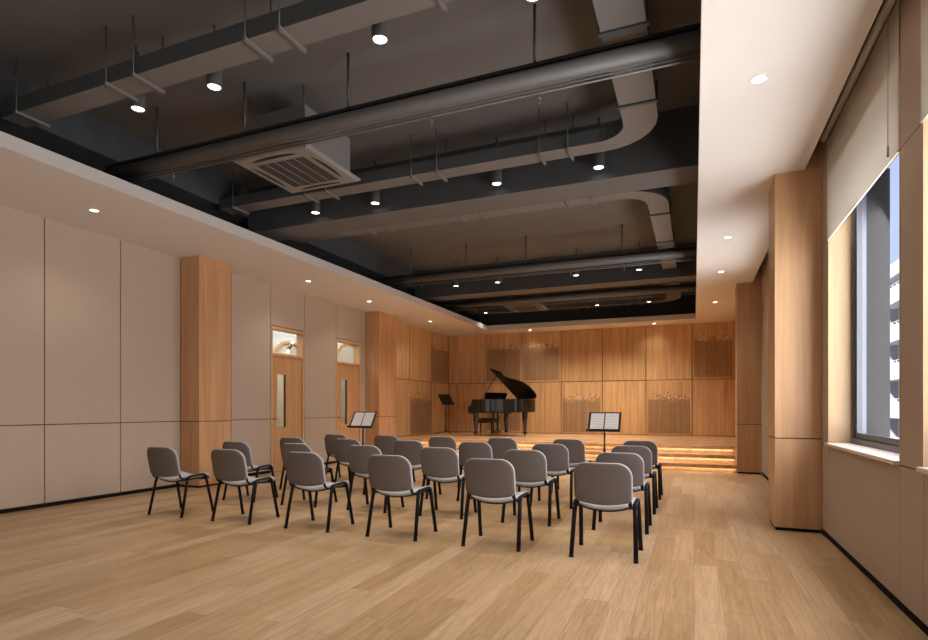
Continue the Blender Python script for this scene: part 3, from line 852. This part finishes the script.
# ------------------------------------------------------------------ music stands
def music_stand(loc, rz, label, sheets, base=.26, w=.5, dh=.34, lean=.19, z0=.90, z1=1.19):
    t = thing('music_stand', label, 'music stand', loc, rz, 'black music stands')
    link('pole', cyl(BM(), (0, 0, .10), (0, 0, (z0+z1)/2-.04), .015, n=14), M['blackmetal'], t, world=False)
    link('collar', cyl(BM(), (0, 0, .55), (0, 0, .62), .021, n=14), M['blackmetal'], t, world=False)
    link('hub', cyl(BM(), (0, 0, .09), (0, 0, .17), .02, n=14), M['blackmetal'], t, world=False)
    for k in range(3):
        a = math.radians(90+k*120+180)
        link('leg', tube(BM(), [(.015*math.cos(a), .015*math.sin(a), .13), (.6*base*math.cos(a), .6*base*math.sin(a), .055), (base*1.25*math.cos(a), base*1.25*math.sin(a), .006)], .009, .006, side=Vector((-math.sin(a), math.cos(a), 0))), M['blackmetal'], t, world=False)
    dz = z1-z0
    def P(u, v, h):  # u across, v 0..1 up the desk, h towards the reader
        n = Vector((0, -dz, lean)).normalized()
        return Vector((u, -lean/2+lean*v, z0+dz*v))+n*h
    def slab(name, u0, u1, v0, v1, h0, h1, mat, par=None, bev=0):
        bm = BM(); vs = [bm.verts.new(P(u, v, h)) for h in (h0, h1) for v in (v0, v1) for u in (u0, u1)]
        for f in ((0, 2, 3, 1), (4, 5, 7, 6), (0, 1, 5, 4), (2, 6, 7, 3), (0, 4, 6, 2), (1, 3, 7, 5)): bm.faces.new([vs[i] for i in f])
        return link(name, bm, mat, par, bevel=bev, world=False)
    d = slab('desk', -w/2, w/2, 0, 1, -.004, .004, M['blackmetal'], t, .002)
    slab('desk_lip', -w/2-.015, w/2, -.03, .035, .004, .045, M['blackmetal'], d, .002)
    slab('desk_lip', -w/2, w/2, -.03, .0, -.006, .045, M['blackmetal'], d, .002)
    link('tilt_joint', cyl(BM(), (-.03, 0, (z0+z1)/2-.03), (.03, 0, (z0+z1)/2-.03), .016, n=12), M['blackmetal'], t, world=False)
    if sheets:
        R_ = Matrix.Rotation(rz, 4, 'Z')
        for k, (a, b) in enumerate(((-w/2+.035, -.009), (.009, w/2-.035))):
            s = slab('music_sheet', a, b, .09, .93, .006, .008, M['paper'], None)
            s.matrix_world = Matrix.Translation(loc) @ R_
            tag(s, 'printed sheet of music, %s page on the stand %s' % (('left', 'right')[k], sheets), 'sheet music', 'sheets of music on the stands')
music_stand((-1.30, 9.0, 0), 0, 'black music stand with two sheets, right of centre before the steps', 'right of centre')
music_stand((-5.72, 9.0, 0), 0, 'black music stand with two sheets, left in front of the second door', 'on the left')
music_stand((-6.80, 15.2, ST), math.radians(180), 'empty black music stand on the stage left of the piano', None, w=.38, lean=.34)

# ------------------------------------------------------------------ grand piano
PA = math.atan2(-.48, .877)       # the axis keyboard -> tail
po = Vector((-6.06, 15.15, ST))
pt = thing('grand_piano', 'black grand piano with raised lid on the stage', 'piano', po, PA)
# local frame: +x keyboard to tail, +y treble to bass (away from viewer)
PL, PW = 1.50, 1.40
def bent(ins=0):
    """case outline, counter-clockwise from the treble front corner"""
    def bez(p0, p1, p2, p3, n):
        out = []
        for i in range(n+1):
            s = i/n; q = 1-s
            out.append(tuple(q**3*a+3*q*q*s*b+3*q*s*s*c+s**3*d for a, b, c, d in zip(p0, p1, p2, p3)))
        return out
    side = bez((.42, 0), (.75, .02), (.80, .40), (1.12, .50), 14)+bez((1.12, .50), (1.36, .58), (1.50, .72), (1.50, .98), 10)[1:]+bez((1.50, .98), (1.50, 1.25), (1.42, PW), (1.18, PW), 8)[1:]
    pts = [(.30, 0)]+side+[(.30, PW)]
    if ins:
        c = (.85, .75); pts = [(c[0]+(x-c[0])*(1-ins), c[1]+(y-c[1])*(1-ins)) for x, y in pts]
    return pts
o_ = bent()
# rim as a ring
bm = BM(); inn = bent(.045); z0, z1 = .66, 1.0
n = len(o_)
A = [[bm.verts.new((x, y, z)) for x, y in P] for P, z in ((o_, z0), (o_, z1), (inn, z1), (inn, z0))]
for i in range(n):
    j = (i+1) % n
    for u, v in ((0, 1), (1, 2), (2, 3), (3, 0)): bm.faces.new((A[u][i], A[u][j], A[v][j], A[v][i]))
link('rim', bm, M['piano'], pt, world=False, bevel=.004)
link('soundboard', prism(BM(), bent(.05), .70, .86), M['gold'], pt, world=False)
link('bottom_board', prism(BM(), bent(.05), .64, .68), M['pianoin'], pt, world=False)
# arms / cheeks at the keyboard
for y0, y1 in ((0, .06), (PW-.06, PW)):
    bm = BM()
    prof = [(-.02, .64), (-.02, .79), (.04, .81), (.08, .82), (.13, .87), (.16, .985), (.19, 1.0), (.34, 1.0), (.34, .60), (.12, .60), (.05, .61)]
    a = [bm.verts.new((x, y0, z)) for x, z in prof]; b = [bm.verts.new((x, y1, z)) for x, z in prof]
    for i in range(len(prof)):
        j = (i+1) % len(prof); bm.faces.new((a[i], a[j], b[j], b[i]))
    bm.faces.new(a); bm.faces.new(list(reversed(b)))
    link('cheek', bm, M['piano'], pt, world=False)
link('keybed', box(BM(), -.01, .34, .06, PW-.06, .62, .70), M['piano'], pt, world=False)
link('key_slip', box(BM(), -.02, .005, .06, PW-.06, .64, .735), M['piano'], pt, world=False)
link('fallboard', box(BM(), .17, .20, .06, PW-.06, .72, .90), M['piano'], pt, world=False)
link('white_keys', box(BM(), .012, .165, .09, PW-.09, .70, .745), M['ivory'], pt, world=False)
bm = BM(); k = 0
for i in range(52):
    if i % 7 in (0, 2, 3, 5, 6):
        y = .09+(PW-.18)*(i+1)/52; box(bm, .065, .165, y-.006, y+.006, .745, .757)
link('black_keys', bm, M['slotblack'], pt, world=False)
link('front_rail', box(BM(), .195, .34, .06, PW-.06, .90, .985), M['piano'], pt, world=False)
# music desk
bm = BM(); vs = []
for x, z in ((.36, .98), (.44, 1.16)):
    for y in (.30, .34, PW-.34, PW-.30): vs.append((x, y, z))
d0 = [(.36, .29, 1.0), (.36, PW-.29, 1.0), (.43, PW-.27, 1.16), (.445, PW-.33, 1.19), (.445, .33, 1.19), (.43, .27, 1.16)]
a = [bm.verts.new(v) for v in d0]; b = [bm.verts.new((x+.018, y, z)) for x, y, z in d0]
for i in range(6):
    j = (i+1) % 6; bm.faces.new((a[i], a[j], b[j], b[i]))
bm.faces.new(a); bm.faces.new(list(reversed(b)))
link('music_desk', bm, M['piano'], pt, world=False)
# lid: hinged along the bass side, raised
phi = math.radians(36)
def lidpt(x, y, h):
    w = PW-y           # distance from the hinge
    return (x, PW-w*math.cos(phi)+h*math.sin(phi)*1, 1.012+w*math.sin(phi)+h*math.cos(phi))
lo = bent(-.02)
lo = [(max(x, .60), min(y, PW)) for x, y in lo]
bm = BM(); a = [bm.verts.new(lidpt(x, y, 0)) for x, y in lo]; b = [bm.verts.new(lidpt(x, y, .022)) for x, y in lo]
for i in range(len(lo)):
    j = (i+1) % len(lo); bm.faces.new((a[i], a[j], b[j], b[i]))
bm.faces.new(list(reversed(a))); bm.faces.new(b)
lid = link('lid', bm, M['pianoin'], pt, world=False)
bm = BM(); fp = [(.605, .05), (.86, .22), (.86, PW-.02), (.605, PW-.02)]
a = [bm.verts.new(lidpt(x, y, .024)) for x, y in fp]; b = [bm.verts.new(lidpt(x, y, .044)) for x, y in fp]
for i in range(4):
    j = (i+1) % 4; bm.faces.new((a[i], a[j], b[j], b[i]))
bm.faces.new(list(reversed(a))); bm.faces.new(b)
link('lid_flap', bm, M['piano'], lid, world=False)
link('prop_stick', cyl(BM(), (.50, .06, .99), lidpt(.66, .30, -.004), .011, n=10), M['piano'], pt, world=False)
# legs
def pleg(x, y, par):
    lg = link('leg', lathe(BM(), [(.075, .64), (.080, .60), (.078, .52), (.064, .35), (.046, .12), (.046, .09), (.058, .085), (.058, .06)][::-1], (x, y, 0), 20), M['piano'], par, world=False)
    c = BM(); cyl(c, (x-.012, y, .030), (x+.012, y, .030), .030, n=16); cyl(c, (x, y, .03), (x, y, .07), .008, n=8); link('caster', c, M['gold'], lg, world=False)
pleg(.22, .10, pt); pleg(.22, PW-.10, pt); pleg(1.27, 1.04, pt)
bm = BM()
for y in (.61, .79): cyl(bm, (.40, y, .12), (.40, y, .64), .024, n=10)
box(bm, .34, .46, .56, .84, .05, .13)
ly_ = link('pedal_lyre', bm, M['piano'], pt, world=False)
for y in (.64, .70, .76): link('pedal', box(BM(), .24, .36, y-.012, y+.012, .06, .072), M['gold'], ly_, world=False, bevel=.003)
link('lyre_brace', cyl(BM(), (.44, .70, .12), (.66, .70, .64), .006, n=8), M['piano'], ly_, world=False)
pt.scale = (1, 1, 1.04)
# bench beyond the keyboard
ax, bx = Vector((.877, -.48)), Vector((.48, .877))
bc = Vector((po.x, po.y))+bx*.74-ax*.06
bt = thing('piano_bench', 'black padded piano bench standing behind the keyboard', 'bench', (bc.x, bc.y, ST), PA)
link('seat', box(BM(), -.17, .17, -.38, .38, .40, .49), M['leather'], bt, world=False, bevel=.02)
link('apron', box(BM(), -.155, .155, -.365, .365, .35, .41), M['piano'], bt, world=False)
for sx in (-.13, .13):
    for sy in (-.33, .33):
        link('leg', cyl(BM(), (sx, sy, 0), (sx, sy, .36), .018, .026, n=12), M['piano'], bt, world=False)

# ------------------------------------------------------------------ outside
gnd = tag(link('ground_outside', box(BM(), 2.2, 120, -60, 180, -9.2, -9), M['ground'], None), 'ground outside the windows, far below', 'ground', None, 'structure')
bt = thing('apartment_building', 'white apartment block with rows of balconies outside the window', 'building', (15, 55, -9))
fx = 15.0
link('facade', box(BM(), fx+1.2, fx+12, 34, 84, -9, 12.9), M['facade'], bt)
link('parapet', box(BM(), fx, fx+12, 34, 84, 12.0, 13.1), M['balcony'], bt)
for f in range(7):
    z = -8.9+3.12*f
    for k in range(10):
        y = 34+5*k
        b_ = link('balcony', box(BM(), fx, fx+.15, y+.02, y+4.98, z+.0, z+1.35), M['balcony'], bt)
        link('balcony_slab', box(BM(), fx+.15, fx+1.2, y+.02, y+4.98, z, z+.2), M['balcony'], b_)
        bm = BM(); box(bm, fx+.05, fx+.10, y, y+5, z+1.55, z+1.60)
        for q in range(6): box(bm, fx+.05, fx+.10, y+q*.98, y+q*.98+.05, z+1.35, z+1.55)
        link('railing', bm, M['balcony'], b_)
        w_ = link('window', box(BM(), fx+1.12, fx+1.198, y+1.0, y+4.0, z+.3, z+2.5), M['facadewin'], bt)
        link('window_frame', box(BM(), fx+1.10, fx+1.119, y+2.46, y+2.54, z+.3, z+2.5), M['balcony'], w_)
        link('party_wall', box(BM(), fx, fx+1.2, y-.12, y+.01, z+1.36, z+3.11), M['facade'], bt)

# ------------------------------------------------------------------ light
w = bpy.data.worlds.new('sky'); sc.world = w; w.use_nodes = True
nt = w.node_tree; bg = nt.nodes['Background']
tc = N(nt, 'ShaderNodeTexCoord'); sp = N(nt, 'ShaderNodeSeparateXYZ'); L(nt, tc.outputs['Generated'], sp.inputs[0])
cr = N(nt, 'ShaderNodeValToRGB'); L(nt, sp.outputs[2], cr.inputs[0])
cr.color_ramp.elements[0].position = 0; cr.color_ramp.elements[0].color = (.74, .80, 1, 1)
cr.color_ramp.elements[1].position = .8; cr.color_ramp.elements[1].color = (.28, .42, .90, 1)
L(nt, cr.outputs[0], bg.inputs[0]); bg.inputs[1].default_value = .85

def area(name, loc, direction, sx, sy, power, col, ya=(0, 1, 0)):
    """sy runs along the direction ya"""
    ld = bpy.data.lights.new(name, 'AREA'); ld.shape = 'RECTANGLE'; ld.size = sx; ld.size_y = sy; ld.energy = power; ld.color = col
    o = bpy.data.objects.new(name, ld); COL.objects.link(o); o.location = loc
    z_ = -Vector(direction).normalized(); y_ = Vector(ya); y_ = (y_-z_*y_.dot(z_)).normalized(); x_ = y_.cross(z_)
    o.rotation_euler = Matrix((x_, y_, z_)).transposed().to_euler()
    return o
# lamps added outside each window: sky stand-in and upward ceiling fill
for i, (a, b) in enumerate(wins):
    area('window_light', (2.05, (a+b)/2, 2.1), (-1, 0, -.45), 2.2, b-a-.1, 120, (1, .965, .92))
    area('window_bounce_light', (2.20, (a+b)/2, .72), (-.55, 0, 1), .95, b-a-.1, 82, (1, .96, .91))  # unseen lamp added to brighten the ceiling beside the windows
# unseen fill lamp added behind the viewer for the rest of the hall
area('rear_light', (-3.2, YF+.3, 2.0), (0, 1, .05), 7.5, 2.6, 30, (1, .95, .90), (0, 0, 1))
sun = bpy.data.lights.new('sun', 'SUN'); sun.energy = 7; sun.color = (1, .93, .82); sun.angle = .01
so = bpy.data.objects.new('sun', sun); COL.objects.link(so)
so.rotation_euler = Vector((.35, .80, -.50)).to_track_quat('-Z', 'Y').to_euler()
for y, z in stl: area('step_light', (-3.21, y, z), (0, .25, -1), .018, 7.9, 4.5, (1, .90, .74), (1, 0, 0))
# corridor
area('corridor_light', (-8.8, 11.5, 3.85), (0, 0, -1), 1.2, 8, 160, (1, .97, .92))

# ------------------------------------------------------------------ camera
cam = bpy.data.cameras.new('camera'); co = bpy.data.objects.new('camera', cam); COL.objects.link(co)
F = 562.0
cam.sensor_width = 36; cam.lens = 36*F/928; cam.shift_y = 88.5/928; cam.clip_start = .02; cam.clip_end = 400
th = math.atan(230/F)
co.location = (0, 0, 1.25); co.rotation_euler = (PI/2, 0, th)
sc.camera = co

sc.view_settings.view_transform = 'Standard'
sc.view_settings.look = 'None'
sc.view_settings.exposure = .27
sc.cycles.use_denoising = True
sc.cycles.max_bounces = 8; sc.cycles.diffuse_bounces = 5; sc.cycles.transparent_max_bounces = 12
sc.cycles.sample_clamp_indirect = 6
sc.cycles.caustics_reflective = False; sc.cycles.caustics_refractive = False
